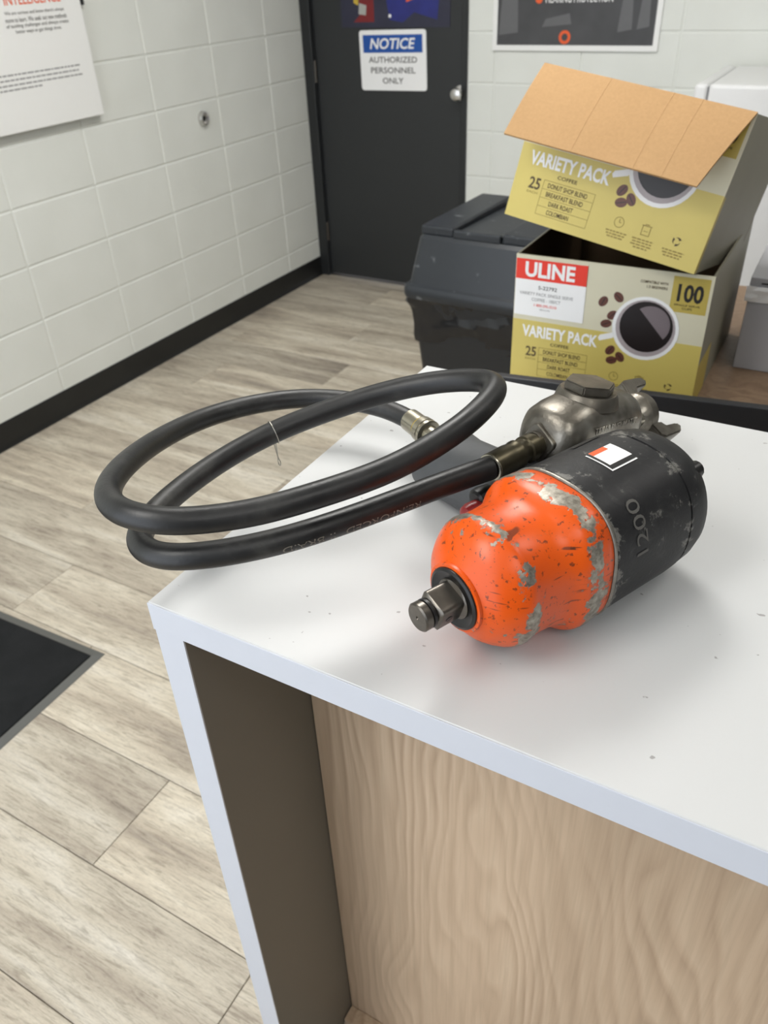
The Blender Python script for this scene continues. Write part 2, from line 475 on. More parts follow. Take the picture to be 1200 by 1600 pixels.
BH, BL = 0.2057, 0.4048
def block_mesh(w, h, d=0.02):
    bm = bmesh.new()
    g = 0.0035
    bx(bm, g, w - g, -d, 0.0, g, h - g, 0.0035, 3)
    bmesh.ops.recalc_face_normals(bm, faces=bm.faces[:])
    me = bpy.data.meshes.new('block'); bm.to_mesh(me); bm.free(); me.materials.append(M_BLOCK)
    return me
wl = struct(obj('wall_left', box(XW - 0.2, XW - 0.0035, -1.6, YB + 0.2, 0, CEIL), M_MORTAR))
bmesh_full = block_mesh(BL, BH); cuts = {}
NC = 13
yj = 3.55                        # vertical joint line seen next to the door corner
ys = [yj - BL * k for k in range(13)]
cols = [(y - BL, y) for y in ys] + [(yj, YB)]
for c in range(NC):
    z0 = BH * c - 0.004
    for (a, b) in cols:
        w = b - a
        if w > BL - 0.001: me = bmesh_full
        else:
            if round(w, 3) not in cuts: cuts[round(w, 3)] = block_mesh(w, BH)
            me = cuts[round(w, 3)]
        # block local: x along wall (-y world direction), local -y is outward... rotate so outward is +x
        o = obj('block', me, M_BLOCK, wl, (XW - 0.02, a, z0), (0, 0, PI / 2))
        o.scale = (1, 1, 1)
# the local block lies in y in [-d,0]; after +90 deg about z it occupies x in [0,d], y in [a,b]
XR0 = -1.757                     # back wall starts right of the door
wb = struct(obj('wall_back', box(XR0, 1.6, YB + 0.0035, YB + 0.2, 0, CEIL), M_MORTAR))
first = block_mesh(-1.622 - XR0, BH)
for c in range(NC):
    z0 = BH * c - 0.012
    obj('block', first, M_BLOCK, wb, (XR0, YB + 0.02, z0))
    for kx in range(8):
        obj('block', bmesh_full, M_BLOCK, wb, (-1.622 + BL * kx, YB + 0.02, z0))
struct(obj('light_blocker_right', box(1.6, 1.8, -1.6, YB + 0.2, 0, CEIL), M_BLOCKER))  # unseen wall, added to keep world light off right-facing sides
struct(obj('light_blocker_front', box(-0.15, 1.6, -1.8, -1.6, 0, CEIL), M_BLOCKER))  # unseen wall piece, added so daylight comes in from the front left
# bit of wall over the door
struct(obj('wall_overdoor', box(XW, XR0, YB + 0.005, YB + 0.2, 2.14, CEIL), M_MORTAR))
struct(obj('ceiling', box(XW - 0.2, 1.6, -1.6, YB + 0.2, CEIL, CEIL + 0.06), M_CEIL))
bbm = bmesh.new()
prof = [(0.0, 0.0), (0.011, 0.0), (0.008, 0.006), (0.005, 0.02), (0.0045, 0.1), (0.002, 0.106), (0, 0.106)]
for y in (-1.6, YB - 0.005):
    pass
bl_ = loft([[(XW + px, y, pz) for (px, pz) in prof] for y in (-1.6, YB - 0.004)])
struct(obj('baseboard_left', bl_, M_BASE))
bb_ = loft([[(x, YB - px, pz) for (px, pz) in prof] for x in (XR0 + 0.002, 1.5)])
struct(obj('baseboard_back', bb_, M_BASE))

# door with its frame
d1 = bpy.data.objects.new('door_1', None); COL.objects.link(d1); d1.location = (XW, YB, 0)
struct(d1, 'plain black door with round steel knob and black frame', 'door')
fr = bmesh.new()
W = XR0 - XW
bx(fr, 0.002, 0.058, -0.02, 0.12, 0, 2.14, 0.003)
bx(fr, W - 0.03, W - 0.001, -0.008, 0.12, 0, 2.14, 0.003)
bx(fr, 0.058, W - 0.03, -0.012, 0.12, 2.09, 2.14, 0.003)
obj('door_frame', fr, M_FRAME, d1)
obj('door_leaf', box(0.062, W - 0.032, 0.006, 0.05, 0.012, 2.086, 0.002), M_DOOR, d1)
for hz in (0.25, 1.05, 1.85):
    hg = bmesh.new(); lathe([(hz - 0.05, 0.007), (hz + 0.05, 0.007)], 12, True, 'Z', hg)
    for v in hg.verts: v.co += Vector((0.06, -0.004, 0))
    obj('hinge', hg, M_DARKMETAL, d1)
kb = lathe([(0.006, 0.032), (-0.004, 0.032), (-0.008, 0.013), (-0.035, 0.012), (-0.042, 0.022), (-0.055, 0.028), (-0.066, 0.024), (-0.071, 0.010)], 24, True, 'Y')
for v in kb.verts: v.co += Vector((-1.79 - XW, 0, 0.975))
smooth(obj('door_knob', kb, M_STEEL, d1))

# notice sign on the door
def rounded_rect(w, h, r_, t, n=5):
    pts = []
    for (cx, cz, a0) in ((w - r_, h - r_, 0), (r_, h - r_, PI / 2), (r_, r_, PI), (w - r_, r_, 1.5 * PI)):
        for i in range(n + 1):
            a = a0 + PI / 2 * i / n
            pts.append((cx + r_ * math.cos(a), cz + r_ * math.sin(a)))
    return loft([[(x, 0, z) for x, z in pts], [(x, -t, z) for x, z in pts]])
sg = thing('notice_sign', 'white and blue notice sign mounted on the black door', 'sign', (-2.335, YB + 0.005, 0.972), (0, math.radians(-0.8), 0))
SWd, SHt = 0.365, 0.258
obj('sign_plate', rounded_rect(SWd, SHt, 0.014, 0.003), M_WHITEINK, sg)
obj('blue_panel', box(0.02, SWd - 0.02, -0.0036, -0.0028, 0.163, 0.238), M_BLUE, sg)
def flat(x0, x1, z0, z1, y): return lambda u, v, z: (x0 + u * (x1 - x0), y - z, z0 + v * (z1 - z0))
lettering('NOTICE', M_WHITEINK, sg, flat(0.058, 0.298, 0.178, 0.224, -0.0042), 0.02, shear=0.04)
lettering('AUTHORIZED', M_INK, sg, flat(0.048, 0.315, 0.120, 0.146, -0.0036), 0.012)
lettering('PERSONNEL', M_INK, sg, flat(0.058, 0.305, 0.075, 0.101, -0.0036), 0.012)
lettering('ONLY', M_INK, sg, flat(0.122, 0.238, 0.030, 0.056, -0.0036), 0.012)

# dark poster on the door
dp = thing('door_poster', 'dark poster in blue and red taped on the door above the sign', 'poster', (-2.435, YB + 0.005, 1.242))
PWd, PHt = 0.585, 0.42
obj('sheet', box(0, PWd, -0.002, 0, 0, PHt), plain('poster_navy', srgb(42, 42, 62), 0.35, var=0.4, scale=9), dp)
def patch(name, pts, mat, par, y):
    me = bpy.data.meshes.new(name)
    me.from_pydata([(x, y, z) for x, z in pts], [], [tuple(range(len(pts)))]); me.update()
    return obj(name, me, mat, par)
M_PRED = plain('poster_red', srgb(118, 28, 32), 0.35, var=0.2, scale=20)
M_PBLUE = plain('poster_blue', srgb(32, 38, 116), 0.35, var=0.45, scale=14)
patch('red_print', [(0.145, 0.022), (0.185, 0.022), (0.185, 0.4), (0.105, 0.4), (0.105, 0.05), (0.07, 0.022)], M_PRED, dp, -0.0026)
patch('yellow_print', [(0.075, 0.10), (0.10, 0.09), (0.105, 0.14), (0.09, 0.17), (0.075, 0.15)], plain('poster_yellow', srgb(200, 170, 60), 0.4), dp, -0.0030)
patch('white_print', [(0.10, 0.055), (0.14, 0.05), (0.145, 0.09), (0.105, 0.10)], plain('poster_grey', srgb(170, 170, 165), 0.4), dp, -0.0032)
patch('blue_print', [(0.27, 0.03), (0.34, 0.02), (0.40, 0.06), (0.52, 0.03), (0.54, 0.20), (0.44, 0.40), (0.30, 0.40), (0.24, 0.18)], M_PBLUE, dp, -0.0026)
patch('orange_print', [(0.36, 0.10), (0.50, 0.14), (0.50, 0.15), (0.36, 0.112)], M_ORANGEINK, dp, -0.0030)
patch('light_print', [(0.265, 0.040), (0.278, 0.040), (0.278, 0.053), (0.265, 0.053)], M_WHITEINK, dp, -0.0032)

# framed poster on the back wall
bp = thing('wall_poster', 'dark framed poster with white border on the white back wall', 'poster', (-1.632, YB, 1.152))
obj('backing', box(0, 0.735, -0.012, 0, 0, 0.62, 0.001, 1), M_PAPER, bp)
obj('print', box(0.022, 0.713, -0.0128, -0.0118, 0.022, 0.6), plain('poster_charcoal', srgb(66, 66, 68), 0.5, var=0.4, scale=8), bp)
lettering('HEARING PROTECTION', M_WHITEINK, bp, flat(0.24, 0.53, 0.178, 0.208, -0.0134), 0.012)
obj('marker_dot', lathe([(-0.0132, 0.016), (-0.0126, 0.016)], 18, True, 'Y'), M_ORANGEINK, bp, (0.21, 0, 0.192))
rg = lathe([(-0.0126, 0.026), (-0.0134, 0.026), (-0.0134, 0.014), (-0.0126, 0.014)], 24, False, 'Y')
obj('ring_print', rg, M_ORANGEINK, bp, (0.335, 0, 0.052))
for (x0, x1, z0, z1) in ((0.03, 0.12, 0.06, 0.28), (0.56, 0.62, 0.07, 0.25), (0.64, 0.69, 0.08, 0.27), (0.23, 0.36, 0.09, 0.14)):
    patch('grey_print', [(x0, z0), (x1, z0 + 0.01), (x1 - 0.01, z1), (x0 + 0.015, z1 - 0.02)], plain('poster_midgrey', srgb(98, 98, 100), 0.5), bp, -0.0132)

# white text board on the left wall (faces +x)
wp = thing('wall_board', 'white display board with orange heading on the left block wall', 'sign', (XW + 0.001, 2.43, 1.063), (0, 0, PI / 2))
# local x runs along +y world, local -y is out of the wall; board extends to local -x
obj('board', box(-0.9, 0.0, -0.034, -0.026, 0, 0.9, 0.0015, 1), M_PAPER, wp)
for (sx_, sz_) in ((-0.05, 0.08), (-0.05, 0.82), (-0.85, 0.08), (-0.85, 0.82)):
    so = lathe([(-0.026, 0.011), (0.0, 0.011)], 16, True, 'Y')
    obj('standoff', so, M_STEEL, wp, (sx_, 0, sz_))
lettering('INTELLIGENCE', M_ORANGEINK, wp, flat(-0.328, -0.089, 0.372, 0.402, -0.0346), 0.012)
TL_ = [("We are curious and know there's always", -0.337, -0.083, 0.342), ('more to learn. We seek out new methods', -0.340, -0.078, 0.3235),
       ('of tackling challenges and always create', -0.343, -0.074, 0.305), ('better ways to get things done.', -0.309, -0.112, 0.288)]
for (s_, a, b, z) in TL_:
    lettering(s_, M_INK, wp, flat(a, b, z, z + 0.0135, -0.0346), 0.006)
for (zz, a, b) in ((0.172, -0.62, -0.068), (0.157, -0.62, -0.077), (0.142, -0.62, -0.064), (0.128, -0.62, -0.252)):
    bm = bmesh.new(); x = a
    while x < b - 0.006:
        w = random.uniform(0.008, 0.028); e = min(x + w, b)
        bx(bm, x, e, -0.0346, -0.0338, zz, zz + 0.0048); x = e + 0.004
    obj('small_print_line', bm, M_GREYINK, wp)
br = tag(obj('wall_bracket', box(-0.012, 0.012, -0.016, 0, 0, 0.16, 0.002), M_FRAME, None, (XW + 0.001, 2.452, 1.418), (0, 0, PI / 2)),
         'small black bracket strip at the edge of the white display board', 'bracket')

# round metal wall stop
ws = thing('wall_stop', 'round steel wall stop fixed to the left block wall', 'wall stop', (XW, 3.023, 0.958), (0, 0, PI / 2))
smooth(obj('cup', lathe([(0.0, 0.030), (-0.008, 0.030), (-0.020, 0.026), (-0.022, 0.021), (-0.010, 0.017), (-0.006, 0.008), (-0.0055, 0.002)], 28, True, 'Y'), M_STEEL, ws))
smooth(obj('bumper', lathe([(-0.0065, 0.012), (-0.012, 0.011), (-0.014, 0.006)], 20, True, 'Y'), M_BLACKOX, ws))

# floor mat
mt = thing('floor_mat', 'black carpet floor mat with grey rubber border on the planks', 'mat', (-1.475, 0.957, 0), (0, 0, math.radians(2.0)))
eb = bmesh.new()
def mring(ins, z): return [(-1.5 + ins, -0.9 + ins, z), (-ins, -0.9 + ins, z), (-ins, -ins, z), (-1.5 + ins, -ins, z)]
loft([mring(0, 0.0005), mring(0.002, 0.002), mring(0.024, 0.006), mring(0.026, 0.0025)], True, False, eb)
obj('border', eb, M_MATEDGE, mt)
obj('pile', loft([mring(0.0262, 0.003), mring(0.0262, 0.008), mring(0.030, 0.0095)]), M_MAT, mt)

# ceiling luminaires (above the frame)
for i, (lx, ly, le) in enumerate(LIGHTS):
    t = thing('ceiling_light', ['ceiling light panel over the back left floor by the door', 'ceiling light panel over the front left floor by the mat', 'ceiling light panel over the wood desk', 'ceiling light panel over the front right of the counter'][i], 'ceiling light', (lx, ly, CEIL), (0, 0, 0), 'ceiling light panels')
    f = bmesh.new()
    bx(f, -0.3, -0.28, -0.6, 0.6, -0.028, -0.001); bx(f, 0.28, 0.3, -0.6, 0.6, -0.028, -0.001)
    bx(f, -0.28, 0.28, -0.6, -0.58, -0.028, -0.001); bx(f, -0.28, 0.28, 0.58, 0.6, -0.028, -0.001)
    obj('frame', f, M_APPL, t)
    obj('diffuser', box(-0.28, 0.28, -0.58, 0.58, -0.022, -0.012), M_DIFF, t)

# ------------------------------------------------------------------ service counter
H = 1.065
CX0, CX1, CY0, CY1 = -0.4565, 0.95, 0.350, 0.890
ct = thing('service_counter', 'white topped service counter with wood front panel and grey side', 'counter', (0, 0, 0))
TH = 0.0315
obj('worktop', box(CX0, CX1, CY0 + 0.0012, CY1, H - TH, H, 0.0008, 1), M_WHITE_TOP, ct)
obj('edge_band', box(CX0, CX1, CY0, CY0 + 0.0011, H - TH, H - 0.0006, 0.0003, 1), M_EDGE, ct)
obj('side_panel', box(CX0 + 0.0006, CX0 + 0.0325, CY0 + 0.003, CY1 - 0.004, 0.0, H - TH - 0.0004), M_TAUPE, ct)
obj('side_edge_band', box(CX0 + 0.0004, CX0 + 0.0328, CY0 + 0.0015, CY0 + 0.0031, 0.0, H - TH - 0.0006), M_EDGE, ct)
obj('front_panel', box(CX0 + 0.0335, CX1 - 0.034, CY0 + 0.166, CY0 + 0.185, 0.0, H - TH - 0.0004), M_ELM, ct)
obj('bottom_rail', box(CX0 + 0.0335, CX1 - 0.034, CY0 + 0.140, CY0 + 0.1658, 0.0, 0.018, 0.001, 1), M_ELM, ct)
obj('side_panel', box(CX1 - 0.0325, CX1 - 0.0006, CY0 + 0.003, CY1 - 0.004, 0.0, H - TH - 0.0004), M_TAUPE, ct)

# ------------------------------------------------------------------ wood desk behind, black panel
dk = thing('office_desk', 'brown wood desk behind the counter carrying the cartons', 'desk', (0, 0, 0))
DZ = 0.75
obj('desk_top', box(-0.568, 1.1, 1.46, 2.32, DZ - 0.03, DZ, 0.002), M_BROWNWOOD, dk)
obj('side_panel', box(-0.56, -0.535, 1.5, 2.28, 0, DZ - 0.0302), M_BLACKPANEL, dk)
obj('side_panel', box(1.05, 1.075, 1.5, 2.28, 0, DZ - 0.0302), M_BLACKPANEL, dk)
obj('back_panel', box(-0.534, 1.049, 2.2, 2.22, 0.2, DZ - 0.0302), M_BLACKPANEL, dk)
pn = obj('privacy_panel', box(0, 0.86, 0, 0.018, 0, 0.862, 0.002), M_BLACKPANEL, None, (-0.525, 1.298, 0), (0, 0, math.radians(8.6)))
tag(pn, 'low black panel standing between white counter and wood desk', 'panel')

# ------------------------------------------------------------------ coffee cartons
BW = 0.38
def carton(name, label, loc, rot, flap, sticker, BD, BHt):
    t = thing(name, label, 'box', loc, (0, 0, 0), 'yellow coffee cartons')
    t.rotation_euler = rot
    th = 0.004
    obj('front_wall', box(0, BW, 0, th, 0, BHt), M_CREAM, t)
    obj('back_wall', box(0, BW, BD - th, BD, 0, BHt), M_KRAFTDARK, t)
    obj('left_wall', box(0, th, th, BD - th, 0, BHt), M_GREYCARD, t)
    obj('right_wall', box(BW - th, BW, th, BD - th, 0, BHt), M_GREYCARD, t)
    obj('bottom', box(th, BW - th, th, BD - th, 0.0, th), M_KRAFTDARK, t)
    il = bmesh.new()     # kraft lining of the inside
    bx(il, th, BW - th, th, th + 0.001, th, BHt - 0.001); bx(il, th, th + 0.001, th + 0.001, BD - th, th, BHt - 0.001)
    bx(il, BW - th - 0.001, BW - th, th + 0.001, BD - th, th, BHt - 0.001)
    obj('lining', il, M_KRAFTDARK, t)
    def P(u0, u1, v0, v1, y): return flat(u0 * BW, u1 * BW, v0 * BHt, v1 * BHt, y)
    def quad(nm, u0, u1, v0, v1, mat, lay=1):
        y = -0.0003 * lay
        return obj(nm, box(u0 * BW, u1 * BW, y, y + 0.00025, v0 * BHt, v1 * BHt), mat, t)
    def disc(nm, u, v, ru, rv, mat, lay, n=32, a0=0, a1=2 * PI, rot_=0):
        pts = []
        for i in range(n):
            a = a0 + (a1 - a0) * i / (n if a1 - a0 > 6.2 else n - 1)
            px, pz = ru * BW * math.cos(a), rv * BW * math.sin(a)
            pts.append((u * BW + px * math.cos(rot_) - pz * math.sin(rot_), v * BHt + px * math.sin(rot_) + pz * math.cos(rot_)))
        return patch(nm, pts[::-1], mat, t, -0.0003 * lay)
    quad('gold_band', 0, 1, 0, 0.508, M_GOLD)
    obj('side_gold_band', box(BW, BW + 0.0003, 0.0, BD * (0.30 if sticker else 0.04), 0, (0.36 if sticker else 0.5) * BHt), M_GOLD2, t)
    quad('gold_square', 0.812, 0.986, 0.73, 0.978, M_GOLD2)
    lettering('100', M_BLACKINK, t, P(0.84, 0.962, 0.805, 0.93, -0.0007), 0.03)
    lettering('SINGLE SERVE', M_BLACKINK, t, P(0.832, 0.955, 0.777, 0.79, -0.0007), 0.01)
    lettering('CUPS', M_BLACKINK, t, P(0.872, 0.92, 0.752, 0.768, -0.0007), 0.01)
    lettering('COMPATIBLE WITH', M_BROWNINK, t, P(0.656, 0.79, 0.905, 0.925, -0.0007), 0.01)
    lettering('1.0 BREWERS', M_BROWNINK, t, P(0.69, 0.79, 0.872, 0.892, -0.0007), 0.01)
    # the cup
    disc('cup_print', 0.7115, 0.576, 0.168, 0.168, M_WHITEINK, 3)
    disc('cup_inside_print', 0.712, 0.578, 0.150, 0.150, M_CUPIN, 4)
    disc('coffee_print', 0.715, 0.590, 0.134, 0.134, M_COFFEE, 5)
    disc('coffee_shine_print', 0.735, 0.612, 0.098, 0.098, M_COFFEESHINE, 6, 20, math.radians(-42), math.radians(130))
    hd = bmesh.new(); y = -0.0009
    hp = [(0.486, 0.437), (0.555, 0.473), (0.560, 0.520), (0.486, 0.482), (0.478, 0.46)]
    patch('cup_handle_print', [(u * BW, v * BHt) for u, v in hp], M_WHITEINK, t, y); hd.free()
    for (u, v, a) in ((0.483, 0.734, 1.0), (0.559, 0.779, 2.3), (0.538, 0.642, 0.7), (0.511, 0.573, 0.3), (0.549, 0.376, 0.9), (0.604, 0.335, 2.2), (0.562, 0.300, 0.2)):
        disc('bean_print', u, v, 0.030, 0.022, M_BEAN, 2, 18, rot_=a)
        disc('bean_crease_print', u, v, 0.028, 0.0022, M_COFFEE, 3, 12, rot_=a + 0.15)
    lettering('VARIETY PACK', M_WHITEINK, t, P(0.057, 0.478, 0.378, 0.472, -0.0008), 0.034)
    lettering('COFFEE', M_BROWNINK, t, P(0.222, 0.326, 0.327, 0.352, -0.0008), 0.015)
    lettering('25', M_BROWNINK, t, P(0.084, 0.145, 0.222, 0.302, -0.0008), 0.02)
    lettering('EACH', M_PALEGOLD, t, P(0.084, 0.142, 0.192, 0.208, -0.0008), 0.01)
    fb = bmesh.new()
    L_ = lambda u0, u1, v0, v1: bx(fb, u0 * BW, u1 * BW, -0.0007, -0.0003, v0 * BHt, v1 * BHt)
    for kx in range(5): L_(0.158, 0.432, 0.300 - kx * 0.0585, 0.303 - kx * 0.0585)
    L_(0.158, 0.160, 0.066, 0.303); L_(0.430, 0.432, 0.066, 0.303)
    obj('list_frame', fb, M_PALEGOLD, t)
    for i, (s_, a, b) in enumerate((('DONUT SHOP BLEND', 0.185, 0.395), ('BREAKFAST BLEND', 0.187, 0.385), ('DARK ROAST', 0.215, 0.345), ('COLOMBIAN', 0.215, 0.335))):
        lettering(s_, M_BROWNINK, t, P(a, b, 0.255 - i * 0.0585, 0.288 - i * 0.0585, -0.0008), 0.012)
    # three small pictograms and their small print
    def ring(nm, u, v, r_, wd, n=24, a1=2 * PI):
        me = bmesh.new(); A = []
        for i in range(n + 1):
            a = a1 * i / n + 0.5
            A.append([me.verts.new((u * BW + rr * math.cos(a), -0.0008, v * BHt + rr * math.sin(a))) for rr in (r_, r_ - wd)])
        for p, q in zip(A, A[1:]): me.faces.new((p[0], p[1], q[1], q[0]))
        return obj(nm, me, M_PALEGOLD if nm != 'recycle_print' else M_BROWNINK, t)
    ring('clock_print', 0.585, 0.176, 0.0095, 0.0012)
    ck = bmesh.new(); bx(ck, 0.585 * BW - 0.0006, 0.585 * BW + 0.0006, -0.001, -0.0006, 0.176 * BHt, 0.176 * BHt + 0.006)
    bx(ck, 0.585 * BW, 0.585 * BW + 0.004, -0.001, -0.0006, 0.176 * BHt - 0.0006, 0.176 * BHt + 0.0006); obj('clock_hands_print', ck, M_PALEGOLD, t)
    cn = bmesh.new(); u_, v_ = 0.72 * BW, 0.178 * BHt
    for (a, b, c, d_) in ((-0.008, -0.0068, -0.010, 0.006), (0.0068, 0.008, -0.010, 0.006), (-0.008, 0.008, -0.010, -0.0088), (-0.009, 0.009, 0.006, 0.0075), (-0.004, 0.004, 0.0085, 0.0098), (-0.004, 0.004, -0.003, -0.002)):
        bx(cn, u_ + a, u_ + b, -0.001, -0.0006, v_ + c, v_ + d_)
    obj('canister_print', cn, M_PALEGOLD, t)
    for kx in range(3):
        me = bmesh.new(); A = []
        for i in range(7):
            a = kx * 2 * PI / 3 + (i / 6) * 1.75 + 0.4
            A.append([me.verts.new((0.872 * BW + rr * math.cos(a), -0.0008, 0.166 * BHt + rr * math.sin(a))) for rr in (0.0085 - 0.0004 * i, 0.0040 + 0.0004 * i)])
        for p, q in zip(A, A[1:]): me.faces.new((p[0], p[1], q[1], q[0]))
        obj('recycle_print', me, M_BROWNINK, t)
    for (u, v, n_) in ((0.585, 0.105, 3), (0.72, 0.105, 4), (0.872, 0.095, 3)):
        sp = bmesh.new()
        for i in range(n_):
            w = 0.040 - 0.010 * (i == n_ - 1) - 0.004 * (i % 2)
            x = -w / 2
            while x < w / 2:
                e = min(w / 2, x + random.uniform(0.004, 0.009)); bx(sp, u * BW + x, u * BW + e, -0.0008, -0.0004, v * BHt - i * 0.0048, v * BHt - i * 0.0048 + 0.0024); x = e + 0.0016
        obj('small_print', sp, M_PALEGOLD, t)
    if sticker:
        lb = obj('sticker', box(0.004 * BW, 0.388 * BW, -0.0014, -0.0009, 0.546 * BHt, 0.972 * BHt), M_WHITEINK, t)
        obj('red_panel', box(0.004 * BW, 0.388 * BW, -0.0018, -0.0014, 0.822 * BHt, 0.972 * BHt), M_RED, lb)
        lettering('ULINE', M_WHITEINK, lb, P(0.055, 0.325, 0.842, 0.955, -0.0022), 0.035)
        lettering('S-22792', M_INK, lb, P(0.133, 0.235, 0.755, 0.783, -0.0018), 0.012)
        lettering('VARIETY PACK SINGLE SERVE', M_GREYINK, lb, P(0.03, 0.325, 0.706, 0.730, -0.0018), 0.01)
        lettering('COFFEE - 100/CT', M_GREYINK, lb, P(0.10, 0.26, 0.664, 0.688, -0.0018), 0.01)
        lettering('1-800-295-5510', M_REDINK, lb, P(0.115, 0.24, 0.624, 0.644, -0.0018), 0.012)
        lettering('uline.com', M_GREYINK, lb, P(0.148, 0.205, 0.598, 0.612, -0.0018), 0.008)
    if flap:
        th_, Lf = math.radians(38), 0.152
        dx, dy, dz = 0, -math.sin(th_), -math.cos(th_)
        nx = Vector((0, -math.cos(th_), math.sin(th_)))     # outer normal
        bm = bmesh.new()
        N = 8
        top, bot = [], []
        for i in range(N + 1):
            s = i / N * Lf
            c_ = Vector((0, dy * s, BHt + dz * s)) + nx * (0.004 * math.sin(PI * i / N))
            x0 = 0.0; x1 = BW - 0.029 * i / N
            top.append([c_ + Vector((x0, 0, 0)) + nx * 0.004, c_ + Vector((x1, 0, 0)) + nx * 0.004])
            bot.append([c_ + Vector((x0, 0, 0)), c_ + Vector((x1, 0, 0))])
        loft([[a[0], a[1], b[1], b[0]] for a, b in zip(top, bot)], True, False, bm)
        obj('top_flap', bm, M_KRAFT, t)
        for xx in (0.128, 0.240, 0.290):
            cr = bmesh.new()
            A = [[cr.verts.new(tp_[0] + Vector((xx + o_, 0, 0)) + nx * l_) for o_, l_ in ((0, 0.0001), (0.0009, 0.0005), (0.0018, 0.0001))] for tp_ in top]
            for p, q in zip(A, A[1:]):
                cr.faces.new((p[0], p[1], q[1], q[0])); cr.faces.new((p[1], p[2], q[2], q[1]))
            obj('flap_crease', cr, M_KRAFT, t)
    return t
c1 = carton('coffee_carton', 'open yellow coffee carton with red and white shipping sticker on the desk', (-0.576, 1.522, DZ + 0.0005), (0, 0, math.radians(0.4)), False, True, 0.44, 0.272)
RB = Matrix(((0.982905, 0.059089, 0.174372), (-0.091116, 0.9791, 0.181824), (-0.159984, -0.194604, 0.967747)))
c2 = carton('coffee_carton', 'tilted yellow coffee carton with brown flap hanging open, on the lower carton', (-0.6004, 1.5086, 1.1003), RB.to_euler(), True, False, 0.39, 0.259)

# pale carton at the right edge of the desk
pc = thing('pale_carton', 'pale grey carton on the wood desk right of the coffee cartons', 'box', (-0.158, 1.775, DZ + 0.0005), (0, 0, math.radians(1)))
obj('body', box(0, 0.36, 0, 0.42, 0, 0.198, 0.002), M_WHITEBOX, pc)
obj('lid', box(-0.002, 0.362, -0.003, 0.423, 0.172, 0.201, 0.002), M_WHITEBOX, pc)
for i, z in enumerate((0.188, 0.181, 0.174)):
    obj('printed_line', box(0.02 + 0.006 * i, 0.34, -0.0038, -0.003, z, z + 0.003), M_BLACKINK, pc)
tp = bmesh.new()
g = [[None] * 9 for _ in range(5)]
for i in range(9):
    for j in range(5):
        g[j][i] = tp.verts.new((-0.006 + i * 0.012, -0.004 - 0.004 * random.random() - 0.002 * (j % 2), 0.150 + j * 0.008 + 0.003 * random.random()))
for j in range(4):
    for i in range(8): tp.faces.new((g[j][i], g[j][i + 1], g[j + 1][i + 1], g[j + 1][i]))
obj('tape', tp, M_WHITEINK, pc)

# white appliance by the back wall
ap = thing('white_cabinet', 'white enamel cabinet standing at the back wall behind the boxes', 'cabinet', (-0.62, 3.30, 0))
obj('body', box(0.048, 0.62, 0, 0.55, 0.02, 1.108, 0.012, 3), M_APPL, ap)
obj('end_panel', box(0, 0.046, 0, 0.55, 0.02, 1.108, 0.012, 3), M_APPL, ap)
obj('seam', box(0.044, 0.050, 0.004, 0.54, 0.03, 1.100), M_GROOVE, ap)
obj('plinth', box(0.02, 0.60, 0.03, 0.52, 0, 0.02), M_BLACKPANEL, ap)

# ------------------------------------------------------------------ waste bin
D0 = math.radians
wbn = thing('waste_bin', 'black plastic waste bin with swing lid and bag', 'waste bin', (-1.275, 2.30, 0), (0, 0, math.radians(-2)))
def rrect(x0, x1, y0, y1, z, r_, n=5):
    out = []
    for (cx, cy, a0) in ((x1 - r_, y1 - r_, 0), (x0 + r_, y1 - r_, PI / 2), (x0 + r_, y0 + r_, PI), (x1 - r_, y0 + r_, 1.5 * PI)):
        for i in range(n + 1):
            a = a0 + PI / 2 * i / n; out.append((cx + r_ * math.cos(a), cy + r_ * math.sin(a), z))
    return out
WW, WD = 0.50, 0.56
smooth(obj('body', loft([rrect(0.07, WW - 0.07, 0.07, WD - 0.07, 0.0, 0.03), rrect(0.025, WW - 0.025, 0.025, WD - 0.025, 0.50, 0.035), rrect(0.018, WW - 0.018, 0.018, WD - 0.018, 0.585, 0.035)]), M_BINBODY, wbn))
lid = bmesh.new()
loft([rrect(0.004, WW - 0.004, 0.004, WD - 0.004, 0.575, 0.03), rrect(0, WW, 0, WD, 0.585, 0.032), rrect(0, WW, 0, WD, 0.606, 0.032), rrect(0.004, WW - 0.004, 0.004, WD - 0.004, 0.616, 0.03),
      rrect(0.016, WW - 0.016, 0.016, WD - 0.016, 0.622, 0.03), rrect(0.042, WW - 0.042, 0.042, WD - 0.042, 0.765, 0.03), rrect(0.052, WW - 0.052, 0.052, WD - 0.052, 0.776, 0.022)], True, False, lid)
smooth(obj('lid', lid, M_BIN, wbn), 30)
st = bmesh.new(); bx(st, 0.05, 0.165, 0.056, WD - 0.052, 0.774, 0.804, 0.006, 2); obj('lid_rail', st, M_BIN, wbn)
st = bmesh.new(); bx(st, WW - 0.165, WW - 0.05, 0.056, WD - 0.052, 0.774, 0.804, 0.006, 2); obj('lid_rail', st, M_BIN, wbn)
st = bmesh.new(); bx(st, 0.168, WW - 0.168, 0.050, 0.070, 0.774, 0.800, 0.005, 2); obj('lid_rail', st, M_BIN, wbn)
sw = bmesh.new(); bx(sw, 0.170, WW - 0.170, 0.074, WD - 0.06, 0.783, 0.790, 0.002, 1, Matrix.Translation((0, 0.07, 0.79)) @ Matrix.Rotation(D0(-1.2), 4, 'X') @ Matrix.Translation((0, -0.07, -0.79))); obj('swing_flap', sw, M_BIN, wbn)
bgm = bmesh.new(); NB = 72
per = rrect(0.0, WW, 0.0, WD, 0, 0.035, 5)
